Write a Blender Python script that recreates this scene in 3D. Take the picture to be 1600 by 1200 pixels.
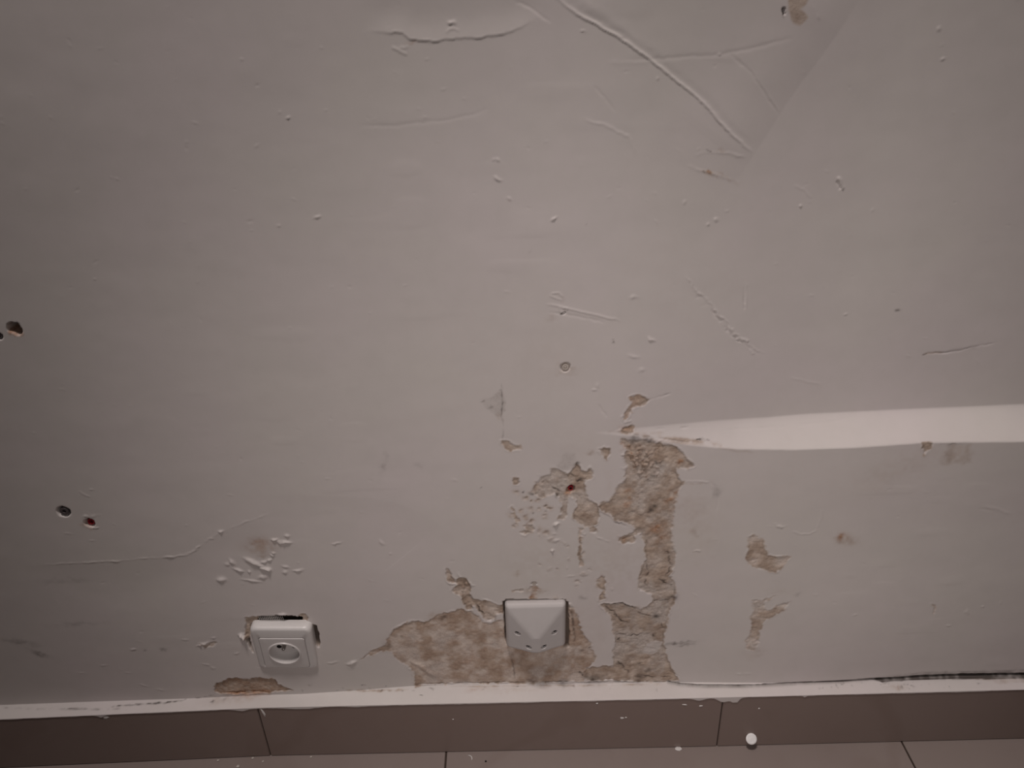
import bpy, bmesh, math, random
import numpy as np
from mathutils import Vector, Matrix

for o in list(bpy.data.objects): bpy.data.objects.remove(o, do_unlink=True)
scene = bpy.context.scene
col = scene.collection

# ---------------------------------------------------------------- camera
FPX = 1200.0
PITCH, ROLL, YAW = map(math.radians, (28.0, 2.35, -0.4))
EYE = np.array([0.0, -0.69, 0.907])
_f = np.array([math.sin(YAW)*math.cos(PITCH), math.cos(YAW)*math.cos(PITCH), -math.sin(PITCH)])
_r = np.array([math.cos(YAW), -math.sin(YAW), 0.0])
_u = np.cross(_r, _f)
CR = math.cos(ROLL)*_r - math.sin(ROLL)*_u
CU = math.sin(ROLL)*_r + math.cos(ROLL)*_u
cam_data = bpy.data.cameras.new('camera')
cam = bpy.data.objects.new('camera', cam_data); col.objects.link(cam)
cam_data.sensor_width = 36; cam_data.lens = 36*FPX/1600; cam_data.clip_start = 0.01
M = Matrix(((CR[0], CU[0], -_f[0], EYE[0]), (CR[1], CU[1], -_f[1], EYE[1]), (CR[2], CU[2], -_f[2], EYE[2]), (0, 0, 0, 1)))
cam.matrix_world = M
scene.camera = cam

# ---------------------------------------------------------------- light and exposure
scene.view_settings.view_transform = 'Standard'
scene.view_settings.look = 'None'
scene.view_settings.exposure = 0.0
scene.view_settings.gamma = 1.0
scene.view_settings.use_curve_mapping = False
world = bpy.data.worlds.new('room_air'); scene.world = world
world.use_nodes = True
bg = world.node_tree.nodes['Background']
bg.inputs[0].default_value = (1.0, 0.90, 0.88, 1); bg.inputs[1].default_value = 0.02

def spot_lamp(name, loc, aim, half_deg, power, radius):
    ld = bpy.data.lights.new(name, 'SPOT')
    ld.energy = power; ld.color = (1.0, 0.905, 0.87); ld.shadow_soft_size = radius
    ld.spot_size = math.radians(2*half_deg); ld.spot_blend = 1.0
    lo = bpy.data.objects.new(name, ld); col.objects.link(lo); lo.location = loc
    lo.rotation_euler = (Vector(aim) - Vector(loc)).to_track_quat('-Z', 'Y').to_euler()
spot_lamp('ceiling_lamp', (-0.19, -0.52, 2.60), (0.21, 0.0, 0.58), 38.0, 101.0, 0.16)     # lamp on the ceiling close to the wall
spot_lamp('low_fill', (0.11, -1.02, 0.70), (0.11, 0.0, 0.375), 37.0, 12.9, 0.14)        # unseen low fill, added to shape the brightness fall-off over the wall

# ---------------------------------------------------------------- tagging
def tag(o, label=None, cat=None, group=None, kind=None):
    if label: o['label'] = label
    if cat: o['category'] = cat
    if group: o['group'] = group
    if kind: o['kind'] = kind
    return o
def empty(name, loc=(0, 0, 0)):
    o = bpy.data.objects.new(name, None); col.objects.link(o); o.location = loc
    o.empty_display_size = 0.01
    return o
def link_mesh(name, verts, faces, mat, parent=None, smooth=True, angle=None):
    me = bpy.data.meshes.new(name); me.from_pydata([tuple(v) for v in verts], [], faces); me.update()
    o = bpy.data.objects.new(name, me); col.objects.link(o)
    if mat: me.materials.append(mat)
    bm = bmesh.new(); bm.from_mesh(me); bmesh.ops.recalc_face_normals(bm, faces=bm.faces); bm.to_mesh(me); bm.free()
    if smooth:
        for p in me.polygons: p.use_smooth = True
        if angle is not None: me.set_sharp_from_angle(angle=math.radians(angle))
    if parent:
        o.parent = parent
        o.matrix_parent_inverse = Matrix.Identity(4)
    return o

# ---------------------------------------------------------------- measured sight lines -> points in the room
def ray(x, y):
    return _f[:, None]*1.0 + CR[:, None]*(np.atleast_1d(x)-800.0)/FPX - CU[:, None]*(np.atleast_1d(y)-600.0)/FPX
def hit_y(x, y, Y):
    d = ray(x, y); t = (np.asarray(Y)-EYE[1])/d[1]
    return EYE[:, None] + d*t
def hit_z(x, y, Z=0.0):
    d = ray(x, y); t = (Z-EYE[2])/d[2]
    return EYE[:, None] + d*t

def sstep(a, b, x):
    t = np.clip((x-a)/(b-a), 0, 1); return t*t*(3-2*t)

# skirting face line (distance of tile face from the wall plane y=0)
SK_H = 0.095
_sx = [-2.2, -0.95, -0.3465, 0.2455, 0.85, 2.2]
_sy = [-0.028, -0.0215, -0.0145, -0.0235, -0.030, -0.036]
def skirt_y(X): return np.interp(X, _sx, _sy)

# shelf-like step in the plaster on the right: lower wall stands proud, upper wall set back
X_TIP = float(hit_y(940, 676, 0)[0, 0])
def recess(X): return 0.030*sstep(X_TIP-0.012, X_TIP+0.26, X)
_lb = np.array([(900,676),(940,678),(975,681),(1000,683),(1035,690),(1070,695),(1110,699),(1150,702),(1240,703),(1330,700),(1400,695),(1440,692),(1500,691),(1600,690),(1720,688)], float)
_lt = np.array([(900,674),(940,675),(975,671),(1000,668),(1050,663),(1120,657),(1200,652),(1300,645),(1400,640),(1500,636),(1600,631),(1720,626)], float)
_p = hit_y(_lb[:, 0], _lb[:, 1], 0.0); LBX, LBZ = _p[0], _p[2]
_Y = np.zeros(len(_lt))
for _ in range(4):
    _p = hit_y(_lt[:, 0], _lt[:, 1], _Y); _Y = recess(_p[0])
LTX, LTZ = _p[0], _p[2]
# plaster fillet on top of the skirting
_ft = np.array([(-120,1112),(0,1106),(100,1102),(200,1101),(300,1094),(400,1086),(480,1084),(560,1079),(640,1072),(720,1069),(800,1068),(900,1069),(1000,1071),(1100,1076),(1200,1074),(1300,1069),(1400,1064),(1500,1060),(1600,1058),(1750,1054)], float)
def bulge(X, Z): return -0.0105*sstep(.11, .42, X)*(1-sstep(.10, .36, Z))   # foot of the wall swells out on the right
_Y = np.zeros(len(_ft))
for _ in range(4):
    _p = hit_y(_ft[:, 0], _ft[:, 1], _Y); _Y = bulge(_p[0], 0.1)
FTX, FTZ = _p[0], np.maximum(_p[2], SK_H+0.0035)

def macro(X, Z):
    R = recess(X)
    zb = np.interp(X, LBX, LBZ); zt = np.maximum(np.interp(X, LTX, LTZ), zb+0.002)
    s = np.clip((Z-zb)/(zt-zb), 0, 1)
    y = R*(1-(1-s)**1.25)
    zf = np.interp(X, FTX, FTZ)
    ys = skirt_y(X)-0.0006
    q = np.clip((zf-Z)/(zf-SK_H), 0, 1)
    y = y + bulge(X, Z)
    y = y + (ys-y)*q**1.15
    return y

def W(px, py):
    """photo point -> (X, S) on the modelled wall surface, metres; S is height measured along the relief (Z plus depth)"""
    px = np.atleast_1d(np.asarray(px, float)); py = np.atleast_1d(np.asarray(py, float))
    def gap(Y):
        p = hit_y(px, py, Y); return Y-macro(p[0], np.maximum(p[2], SK_H))
    lo_ = np.full(px.shape, -.05); hi_ = np.full(px.shape, .04); done = np.zeros(px.shape, bool)
    for k in range(1, 46):
        Y = np.full(px.shape, -.05+.002*k); g = gap(Y) >= 0
        hi_ = np.where(g & ~done, Y, hi_); lo_ = np.where(~g & ~done, Y, lo_); done |= g
    for _ in range(22):
        m = (lo_+hi_)/2; g = gap(m) >= 0; hi_ = np.where(g, m, hi_); lo_ = np.where(g, lo_, m)
    p = hit_y(px, py, hi_); return p[0], p[2]+macro(p[0], np.maximum(p[2], SK_H))
def scl(px, py):
    """metres on the wall per photo pixel, mean"""
    a = W([px-4, px+4, px, px], [py, py, py-4, py+4])
    return 0.5*(abs(a[0][1]-a[0][0])+abs(a[1][3]-a[1][2]))/8

# ---------------------------------------------------------------- wall grid
xs = np.concatenate([np.linspace(-2.2, -0.80, 36)[:-1], np.arange(-0.80, 0.80, 0.00105), np.linspace(0.80, 2.2, 36)])
zs = np.concatenate([np.linspace(0.0, 0.085, 5)[:-1], np.arange(0.085, 0.112, 0.00028), np.arange(0.112, 0.985, 0.00105), np.linspace(0.985, 1.1, 8)[1:], np.linspace(1.1, 2.5, 20)[1:]])
NX, NZ = len(xs), len(zs)
GX, GZ = np.meshgrid(xs, zs)
BASE = macro(GX, GZ); SZ = GZ + BASE      # S: height along the relief, so marks keep their shape on the sloping ledges
FLAT = 1.0/(1.0+np.abs(np.gradient(BASE, zs, axis=0)))
rng = np.random.RandomState(7)
def noise(scale, seed, ax=1.0, az=1.0, X=GX, Z=SZ):
    r = np.random.RandomState(seed); L = r.rand(256, 256).astype(np.float32)
    u = X/(scale*ax)+1000.3; v = Z/(scale*az)+1000.7
    iu = np.floor(u).astype(int); iv = np.floor(v).astype(int)
    fu = u-iu; fv = v-iv; fu = fu*fu*(3-2*fu); fv = fv*fv*(3-2*fv)
    a = L[iv % 256, iu % 256]; b = L[iv % 256, (iu+1) % 256]; c = L[(iv+1) % 256, iu % 256]; d = L[(iv+1) % 256, (iu+1) % 256]
    return ((a*(1-fu)+b*fu)*(1-fv)+(c*(1-fu)+d*fu)*fv)*2-1
N2 = noise(0.0021, 1); N4 = noise(0.0042, 2); N8 = noise(0.0085, 3); N16 = noise(0.017, 4); N60 = noise(0.06, 5); N150 = noise(0.16, 6)
WX = GX + 0.0020*N8 + 0.0017*noise(0.0042, 12) + 0.0010*noise(0.0024, 13)
WZ = SZ + 0.0020*noise(0.0085, 14) + 0.0017*noise(0.0042, 15) + 0.0010*noise(0.0024, 16)

H = np.zeros((NZ, NX))                   # relief towards the room, metres
bare = np.zeros((NZ, NX)); brown = np.zeros((NZ, NX)); grime_and_shade = np.zeros((NZ, NX))  # the dark mask holds real dirt plus shade painted into gaps and holes
rust = np.zeros((NZ, NX)); grey = np.zeros((NZ, NX)); chalk = np.zeros((NZ, NX))

def window(X0, X1, Z0, Z1):
    i0, i1 = np.searchsorted(xs, X0), np.searchsorted(xs, X1)
    j0, j1 = np.searchsorted(zs, Z0-.034), np.searchsorted(zs, Z1+.038)
    return slice(max(j0, 0), min(j1, NZ)), slice(max(i0, 0), min(i1, NX))
def seg_dist(PX, PZ, ax, az, bx, bz):
    dx, dz = bx-ax, bz-az; L = dx*dx+dz*dz+1e-12
    t = np.clip(((PX-ax)*dx+(PZ-az)*dz)/L, 0, 1)
    return np.hypot(PX-ax-t*dx, PZ-az-t*dz), t
def sdf(pts, warp=1.0, pad=0.02):
    """signed distance (inside positive) of a traced outline on the wall"""
    a = np.array(pts, float); X, Z = W(a[:, 0], a[:, 1])
    w = window(X.min()-pad, X.max()+pad, Z.min()-pad, Z.max()+pad)
    PX = GX[w]+(WX[w]-GX[w])*warp; PZ = SZ[w]+(WZ[w]-SZ[w])*warp
    D = np.full(PX.shape, 1e9); ins = np.zeros(PX.shape, bool); n = len(X)
    for k in range(n):
        ax, az, bx, bz = X[k], Z[k], X[(k+1) % n], Z[(k+1) % n]
        D = np.minimum(D, seg_dist(PX, PZ, ax, az, bx, bz)[0])
        if az != bz:
            c = ((az > PZ) != (bz > PZ)) & (PX < (bx-ax)*(PZ-az)/(bz-az)+ax); ins ^= c
    return w, np.where(ins, D, -D)
def mx(F, w, v): F[w] = np.maximum(F[w], v)

def peel(pts, depth=0.0010, lip=0.0004, br=0.4, gr=0.3, ru=0.0, bar=1.0, warp=1.0, soft=0.0007, rough=0.00035, col_soft=None):
    w, d = sdf(pts, warp)
    m = sstep(-soft, soft, d)
    H[w] -= depth*.62*m
    H[w] += lip*.9*np.exp(-((d+0.0013)/0.0009)**2)*np.clip(.2+1.4*N8[w], 0, 1.3)
    mx(grime_and_shade, w, .38*np.exp(-((d-0.0008)/0.0010)**2)*np.clip(.4+1.5*N16[w]+.8*N4[w], 0, 1)*min(1, depth/.0008))  # patchy darker band just inside the peel edge
    H[w] += rough*m*(0.9*N4[w]+0.7*N2[w]+0.9*N8[w])
    cs = col_soft or .0014
    mc = sstep(-cs, cs, d+.0009*N2[w]+.0009*N4[w])
    mx(bare, w, bar*mc); mx(brown, w, mc*np.clip(br+0.85*N16[w]+0.4*N8[w]+0.3*N4[w], 0, 1.2)*(br > 0))
    mx(grey, w, mc*np.clip(gr-0.9*N16[w]+0.5*N8[w], 0, 1))
    if ru: mx(rust, w, mc*np.clip(ru+0.5*N8[w], 0, 1))
    return w, d
def region(F, pts, strength=1.0, soft=0.002, warp=1.0, mod=0.3):
    w, d = sdf(pts, warp, pad=soft*2+0.01)
    mx(F, w, strength*sstep(-soft, soft, d)*np.clip(1+mod*(N8[w]+N4[w]), 0, 1.5))
def blob(F, px, py, rx, ry=None, strength=1.0, ang=0.0, mod=0.5, power=1.0, warp=1.0, add=False):
    ry = ry or rx
    X, Z = W(px, py); X, Z = X[0], Z[0]; s = scl(px, py); RX, RY = rx*s, ry*s
    R = 2.4*max(RX, RY)+0.004; w = window(X-R, X+R, Z-R, Z+R)
    if GX[w].size == 0: return
    dx = GX[w]-X+(WX[w]-GX[w])*warp; dz = SZ[w]-Z+(WZ[w]-SZ[w])*warp
    c, t = math.cos(math.radians(ang)), math.sin(math.radians(ang))
    q = ((dx*c+dz*t)/RX)**2+((-dx*t+dz*c)/RY)**2
    v = strength*np.exp(-q**power)*np.clip(1+mod*(N4[w]+N8[w]), 0, 1.6)
    if add: F[w] += v
    else: mx(F, w, v)
def pit(px, py, r, depth, ang=0, ry=None, sharp=4.0, warp=0.5):
    blob(H, px, py, r, ry, -depth, ang, 0.0, sharp, warp, add=True)
def polyl(pts):
    a = np.array(pts, float); X, Z = W(a[:, 0], a[:, 1]); return X, Z
def ridge(pts, amp=0.0006, width=0.0012, F=None, taper=True, rough=0.0, dash=0.0, warp=0.3, step=0.0, stepw=0.006, replace=False):
    """raised (or sunk) line; step adds a one-sided shoulder that fades out over stepw"""
    X, Z = polyl(pts); pad = max(width*4, stepw*3 if step else 0)+0.003
    w = window(X.min()-pad, X.max()+pad, Z.min()-pad, Z.max()+pad)
    PX = GX[w]+(WX[w]-GX[w])*warp; PZ = SZ[w]+(WZ[w]-SZ[w])*warp
    D = np.full(PX.shape, 1e9); T = np.zeros(PX.shape); S = np.zeros(PX.shape)
    seg = np.hypot(np.diff(X), np.diff(Z)); cum = np.concatenate([[0], np.cumsum(seg)]); tot = cum[-1]
    for k in range(len(X)-1):
        d, t = seg_dist(PX, PZ, X[k], Z[k], X[k+1], Z[k+1])
        side = np.sign((X[k+1]-X[k])*(PZ-Z[k])-(Z[k+1]-Z[k])*(PX-X[k]))
        m = d < D; D = np.where(m, d, D); T = np.where(m, (cum[k]+t*seg[k])/tot, T); S = np.where(m, side, S)
    e = np.clip(np.minimum(T, 1-T)*6, 0.0, 1)**0.6 if taper else 1.0
    if F is None: amp = amp*0.62; step = step*0.34
    prof = np.exp(-(D/width)**2)
    a = 1.0
    if rough: a = np.clip(1+rough*(N4[w]*0.8+N8[w]), 0, 2.5)
    if dash: a = a*sstep(-0.1, 0.25, N16[w]+N8[w]*dash)
    v = amp*prof*e*a
    if step:
        ee = np.clip(np.minimum(T, 1-T)*5, 0, 1)
        v = v+step*ee*np.exp(-(D/stepw)**2)*sstep(-0.0006, 0.0006, S*D)
    if F is None: H[w] += v
    else: F[w] = np.maximum(F[w], v)

# gentle unevenness of the hand-trowelled wall
H += 0.0006*N150 + 0.00012*N60 + 0.00002*N16
H += 0.00010*noise(0.03, 21, 2.2, 0.8) + 0.00004*noise(0.012, 22, 1.6, 1.0)
H += 0.00012*sstep(.25, .9, noise(0.022, 23, 1.8, .7))*sstep(-.1, .5, N150)
def crease(pts, k, fade, side=1):
    """plane tilts away on one side of a line"""
    X, Z = polyl(pts); pad = fade*2.2; w = window(X.min()-pad, X.max()+pad, Z.min()-pad, Z.max()+pad)
    D = np.full(GX[w].shape, 1e9); S = np.zeros(D.shape); T = np.zeros(D.shape); n = len(X)-1
    for q in range(n):
        d, t = seg_dist(GX[w], SZ[w], X[q], Z[q], X[q+1], Z[q+1]); m = d < D
        sd = np.sign((X[q+1]-X[q])*(SZ[w]-Z[q])-(Z[q+1]-Z[q])*(GX[w]-X[q]))
        D = np.where(m, d, D); S = np.where(m, sd, S); T = np.where(m, (q+t)/n, T)
    H[w] += k*np.maximum(D, 0)*np.exp(-(D/fade)**2)*(S*side > 0)*np.clip(np.minimum(T, 1-T)*5, 0, 1)

# ---- peeled and stained zones (outlines traced on the wall)
A1 = [(832,765),(836,758),(840,751),(846,745),(858,742),(861,737),(859,732),(864,730),(871,733),(879,738),(888,742),(894,738),(898,730),(901,725),(906,730),(911,737),(919,738),(923,732),(927,740),(925,748),(915,752),(914,764),(917,775),(920,781),(927,786),(933,789),(936,796),(937,808),(933,818),(925,823),(914,823),(904,817),(898,808),(897,800),(903,790),(901,781),(893,777),(888,776),(886,785),(886,800),(882,812),(873,812),(877,800),(878,785),(876,776),(866,772),(856,774),(846,778),(838,772)]
peel(A1, 0.0011, 0.0005, 0.45, 0.75, warp=0.7)
B1 = [(972,686),(985,688),(1000,687),(1012,688),(1024,690),(1045,696),(1056,699),(1062,702),(1064,706),(1069,712),(1073,718),(1079,722),(1084,728),(1070,732),(1058,731),(1056,740),(1060,746),(1064,751),(1067,755),(1063,762),(1058,770),(1055,784),(1051,797),(1050,815),(1049,830),(1051,850),(1053,862),(1055,880),(1051,893),(1048,902),(1054,912),(1056,925),(1055,936),(1048,950),(1044,970),(1040,985),(1037,1000),(1040,1020),(1046,1040),(1054,1052),(1060,1062),(1040,1067),(990,1064),(940,1063),(915,1064),(912,1052),(918,1043),(935,1042),(958,1040),(957,1020),(962,1005),(958,985),(954,965),(945,953),(940,945),(958,943),(975,944),(990,949),(1000,952),(1012,948),(1019,940),(1020,930),(1005,925),(996,920),(996,905),(1000,895),(1003,885),(1010,878),(1008,855),(1003,842),(1000,832),(985,839),(970,845),(969,840),(985,832),(997,826),(985,820),(965,813),(955,805),(945,798),(936,793),(936,788),(942,783),(950,783),(957,775),(963,763),(972,755),(976,750),(978,735),(977,720),(979,700),(970,692)]
peel(B1, 0.0010, 0.0005, 0.46, 0.80, warp=0.7)
C1 = [(563,1031),(578,1020),(592,1013),(602,1008),(606,998),(612,988),(622,980),(632,976),(642,971),(652,970),(662,974),(676,968),(686,960),(700,957),(712,955),(722,952),(728,958),(735,956),(745,962),(755,972),(765,975),(778,970),(788,966),(795,985),(880,985),(884,945),(896,950),(905,972),(910,990),(925,1008),(930,1030),(918,1045),(912,1064),(860,1068),(800,1067),(760,1068),(700,1067),(650,1071),(649,1060),(646,1048),(636,1040),(624,1033),(615,1020),(605,1015),(592,1020),(577,1026)]
peel(C1, 0.0007, 0.00035, 0.42, 0.0, warp=0.8, rough=0.0002, bar=0.85)
region(grey, [(880,1018),(905,1012),(912,1030),(908,1052),(880,1062),(830,1058),(815,1040),(850,1040),(876,1036)], 0.9, 0.004)
D1 = [(697,888),(702,893),(706,900),(711,908),(719,903),(727,905),(732,910),(736,918),(734,928),(738,936),(748,938),(760,939),(770,943),(777,947),(786,946),(790,948),(789,960),(782,958),(775,962),(774,968),(766,971),(760,970),(755,965),(750,958),(743,948),(738,946),(736,955),(731,954),(726,948),(722,938),(721,932),(712,928),(706,923),(712,917),(718,915),(712,912),(704,910),(699,905),(697,897)]
peel(D1, 0.0024, 0.0007, 0.65, 0.2, warp=0.5, rough=0.0006)
E1 = [(335,1074),(338,1068),(348,1066),(357,1060),(370,1059),(385,1062),(395,1061),(405,1058),(415,1060),(430,1062),(433,1068),(440,1070),(447,1075),(458,1079),(440,1081),(420,1082),(405,1083),(385,1084),(365,1084),(345,1084),(337,1081)]
peel(E1, 0.0022, 0.0003, 1.15, 0.0, 0.15, warp=0.6)
region(brown, E1, 1.0, .0012, .6, .25); region(rust, E1, .28, .002, .6, .8)
F1 = [(1170,838),(1178,836),(1190,842),(1197,855),(1200,868),(1215,870),(1235,871),(1225,884),(1214,895),(1195,890),(1180,888),(1168,882),(1166,870),(1171,860),(1168,848)]
peel(F1, 0.0005, 0.0003, 0.65, 0.0, warp=0.8, col_soft=0.0022, bar=0.8)
G1 = [(1178,938),(1190,938),(1200,936),(1212,931),(1205,938),(1192,943),(1196,953),(1205,954),(1220,946),(1237,940),(1228,950),(1212,962),(1200,968),(1192,972),(1188,985),(1184,998),(1184,1008),(1178,1018),(1166,1015),(1163,1002),(1170,995),(1175,980),(1173,965),(1177,950)]
peel(G1, 0.0004, 0.0002, 0.5, 0.0, warp=0.8, col_soft=0.002, bar=0.6)
I1 = [(1231,-30),(1262,-30),(1263,-2),(1258,7),(1250,14),(1257,19),(1261,28),(1257,35),(1248,41),(1240,38),(1235,28),(1232,14)]
region(brown, I1, 0.8, 0.0014, 0.4, 0.1); region(bare, I1, 0.6, 0.0014, 0.4, 0.1)
pit(1226, 17, 2.2, 0.004, 20, 4.5); blob(grime_and_shade, 1226, 17, 3, 5.5, 1.0, 20)
# small chips and scaly spots
CH = [
 [(785,689),(795,690),(803,695),(811,697),(815,702),(800,704),(793,703),(786,696)],
 [(938,702),(944,700),(951,701),(952,708),(948,718),(944,712),(939,707)],
 [(802,748),(812,749),(811,755),(806,758),(799,752)],
 [(1441,691),(1456,692),(1455,699),(1448,704),(1444,712),(1442,702)],
 [(800,790),(804,798),(807,806),(812,815),(806,818),(803,806),(800,797)],
 [(975,652),(982,640),(988,630),(985,622),(996,618),(1010,620),(1014,624),(1004,632),(992,636),(984,646),(978,658)],
 [(903,824),(909,826),(908,845),(909,870),(912,884),(905,886),(904,868),(905,845)],
 [(920,826),(930,820),(934,828),(928,833),(922,832)],
 [(932,905),(942,902),(948,910),(944,920),(946,935),(938,940),(940,925),(934,915)],
 [(829,917),(838,916),(843,921),(838,925),(837,936),(830,936),(831,925),(826,922)],
 [(800,921),(817,921),(817,925),(801,925)],
 [(970,673),(985,664),(991,666),(990,676),(975,678)],
 [(313,1004),(322,1007),(332,1003),(340,1003),(330,1009),(318,1012)],
 [(968,840),(980,836),(990,838),(992,848),(975,850),(966,846)],
 [(1456,944),(1462,945),(1461,954),(1457,958),(1459,948)],
 [(820,822),(832,820),(834,828),(824,831)],
 [(812,832),(820,829),(828,832),(822,838)],
]
for k, c in enumerate(CH): peel(c, 0.0009, 0.0004, 0.75, 0.0, 0.12 if k in (9, 11, 5) else 0.0, warp=0.7, bar=0.8)
r = random.Random(3)
for k in range(34):                       # pocked paint left of the big patch
    x, y = r.uniform(800, 862), r.uniform(752, 836)
    if (x-800)*0.6+(y-752) < 18: continue
    s = r.uniform(1.2, 3.6)
    pit(x, y, s, 0.0005, r.uniform(0, 90), s*r.uniform(.5, 1), 2.0); blob(bare, x, y, s*1.4, None, .35); blob(brown, x, y, s*1.6, None, .6); blob(grime_and_shade, x, y, s*.8, None, r.uniform(0, .4))
for k in range(26):
    x, y = r.uniform(838, 965), r.uniform(835, 940); s = r.uniform(1.0, 3.0)
    blob(H, x, y, s, s*r.uniform(.5, 1), r.choice((-1, 1))*0.0006, r.uniform(0, 180), add=True); blob(brown, x, y, s*1.5, None, r.uniform(.1, .5))
for k in range(120):                       # crusty granular plaster under the ledge
    x, y = r.gauss(1002, 16), r.gauss(715, 16)
    if not (975 < x < 1040 and 688 < y < 760): continue
    s = r.uniform(1.0, 2.6)
    blob(H, x, y, s, s*r.uniform(.5, 1), r.choice((-1, 1, 1))*r.uniform(.0005, .0013), r.uniform(0, 180), add=True)
    blob(rust, x+1, y+2, s, None, r.uniform(.1, .5)); blob(grime_and_shade, x, y+2, s*.7, None, r.uniform(.1, .6))
region(brown, [(978,690),(1030,690),(1024,720),(1018,745),(995,750),(978,735)], .75, .004, mod=.5)
region(brown, [(965,760),(1000,750),(990,775),(975,800),(955,806),(945,798)], .8, .004, mod=.5)
region(brown, [(1035,765),(1058,768),(1052,800),(1050,840),(1052,880),(1015,870),(1022,830),(1030,800)], .85, .004, mod=.5)
region(brown, [(945,945),(1000,950),(1015,985),(1000,990),(960,985)], .75, .004, mod=.4)
region(brown, [(965,1022),(1030,1020),(1040,1055),(985,1060),(975,1040)], .7, .005, mod=.5)
region(grey, [(990,812),(1010,800),(1030,760),(1018,750),(985,760),(1000,780)], .8, .004)
region(grey, [(962,990),(1022,985),(1035,960),(1020,945),(1038,960),(1036,1010),(1010,1024),(965,1020)], 1.0, .004)
for x, y, s, a in ((978,766,5,.9),(981,785,6,.9),(1048,780,6,.8),(1052,770,5,.7),(1046,798,4,.8),(1028,825,9,.7),(1035,840,8,.6),(975,695,6,.6),(1062,722,5,.9),(985,700,4,.5),(972,843,5,.8)):
    blob(rust, x, y, s, s*.8, a, r.uniform(0, 90))
for x, y, s, a in ((1022,792,6,.9),(1018,797,5,.8),(1050,800,3,.8),(1051,933,7,.9),(1040,938,6,.6),(1024,963,5,1),(1036,983,2.5,.9),(1021,993,3,.7),(967,1000,3,.8),(960,1025,4,.7),(967,1036,5,.5),(1000,1037,3,.8),(1012,1048,5,.7),(1011,1057,4,.9),(998,1059,10,.7),(909,1051,3,.9),(911,1053,2,.9),(926,1061,12,.6),(922,1011,3,.7),(909,1016,4,.5),(830,1064,7,.7),(880,1068,8,.5),(1013,750,2,.8),(1022,743,3,.7),(1027,722,4,.6),(1010,712,4,.5),(990,686,9,.8),(1015,687,6,.7),(909,934,4.5,.6),(1084,787,0.1,.1),(893,750,3,.7),(907,751,6,.7),(902,725,4,.6),(846,762,4,.5),(832,773,3,.6),(871,773,3,.6),(819,769,2,.8),(833,800,2,.6),(758,765,0.1,.1),(750,763,2,.5),(752,626,2.5,.5),(765,637,4,.3),(784,610,1.8,.6),(927,562,.1,.1),(1403,485,3.2,.55),(958,532,2,.7),(916,350,1.6,.6),(827,396,3,.22),(655,728,6,.10),(657,1137,1,.1)):
    blob(grime_and_shade, x, y, s, s*.7, a, r.uniform(-20, 40))
# dark broken lines inside the bare plaster
for pts, a in (([(942,945),(958,944),(975,944),(988,948),(998,958),(1010,962),(1028,963)], .55), ([(948,948),(962,960),(972,970),(980,973)], .5), ([(1033,968),(1036,985),(1038,1000),(1034,1016),(1028,1024)], .5),
               ([(961,1005),(964,992),(980,992),(995,993),(1010,990)], .5), ([(957,1022),(968,1036),(978,1048),(984,1054)], .55), ([(1028,904),(1045,914),(1053,925),(1052,934),(1040,939),(1024,940),(1018,930)], .6),
               ([(1010,880),(1015,892),(1008,905),(1012,918)], .4), ([(1000,826),(1005,842),(1012,850)], .5), ([(1036,862),(1046,868),(1049,885),(1042,902)], .45), ([(745,945),(753,958),(760,970),(772,970),(778,962)], .7), ([(724,905),(727,915),(724,930)], .4), ([(840,763),(852,761),(866,764),(880,770)], .4), ([(893,740),(903,752),(915,755)], .45), ([(985,800),(1000,806),(1012,800)], .3), ([(960,812),(975,822),(990,830)], .4), ([(1002,1056),(1025,1060),(1050,1058)], .5)):
    ridge(pts, a, .0010, F=grime_and_shade, rough=1.4, warp=.9); ridge(pts, -.0009, .0009, rough=1.0, warp=.9)
for F in (bare, brown, grime_and_shade, grey):          # island of old paint left standing in the bare zone
    w, d = sdf([(1003,1020),(1012,1006),(1022,1001),(1036,1003),(1032,1014),(1022,1023),(1008,1023)], .7); F[w] *= 1-.8*sstep(-.001, .001, d)
# faint tide marks around the damp zone
blob(brown, 960, 880, 60, 60, .10, mod=1.2); blob(brown, 850, 880, 60, 40, .08, mod=1.2); blob(brown, 900, 690, 60, 30, .07); blob(brown, 860, 560, 60, 60, .06); blob(brown, 930, 985, 20, 50, .12); blob(brown, 1095, 840, 26, 50, .13)
region(rust, C1, .14, .003, 1, .9); blob(rust, 735, 1032, 14, 12, .35)
# soft discolouration
region(grey, [(752,625),(775,616),(787,612),(791,630),(791,642),(782,652),(770,645),(758,638)], .55, .0015); 
region(grey, [(872,720),(885,710),(900,712),(898,730),(880,738),(873,732)], .5, .003)
blob(brown, 782, 652, 4, 8, .35); blob(brown, 925, 708, 7, 5, .5); blob(brown, 808, 896, 6, 4, .5, 30); blob(brown, 833, 925, 14, 6, .6)
blob(brown, 883, 580, 16, 7, .45); blob(brown, 862, 498, 10, 5, .2); blob(rust, 833, 932, 3, 6, .6)
blob(brown, 950, 760, 4, 16, .15); blob(brown, 1080, 800, 26, 34, .22); blob(brown, 1087, 830, 8, 10, .4); blob(grime_and_shade, 1120, 770, 4, 8, .25); blob(grime_and_shade, 1060, 1005, 20, 2.4, .45, 5); blob(grime_and_shade, 1074, 1008, 10, 2.6, .45, 5)
blob(rust, 1314, 838, 6, 6, .75); blob(brown, 1322, 843, 15, 8, .7, -25); blob(brown, 1180, 1020, 12, 10, .25)
region(brown, [(1474,694),(1518,695),(1518,722),(1470,726),(1462,722),(1478,705)], .45, .004, mod=.4); blob(grime_and_shade, 1488, 694, 14, 2, .4)
blob(brown, 1400, 735, 60, 26, .16, 30); blob(brown, 1440, 712, 55, 18, .14, 12); blob(brown, 1220, 640, 1, 1, .01)
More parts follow.
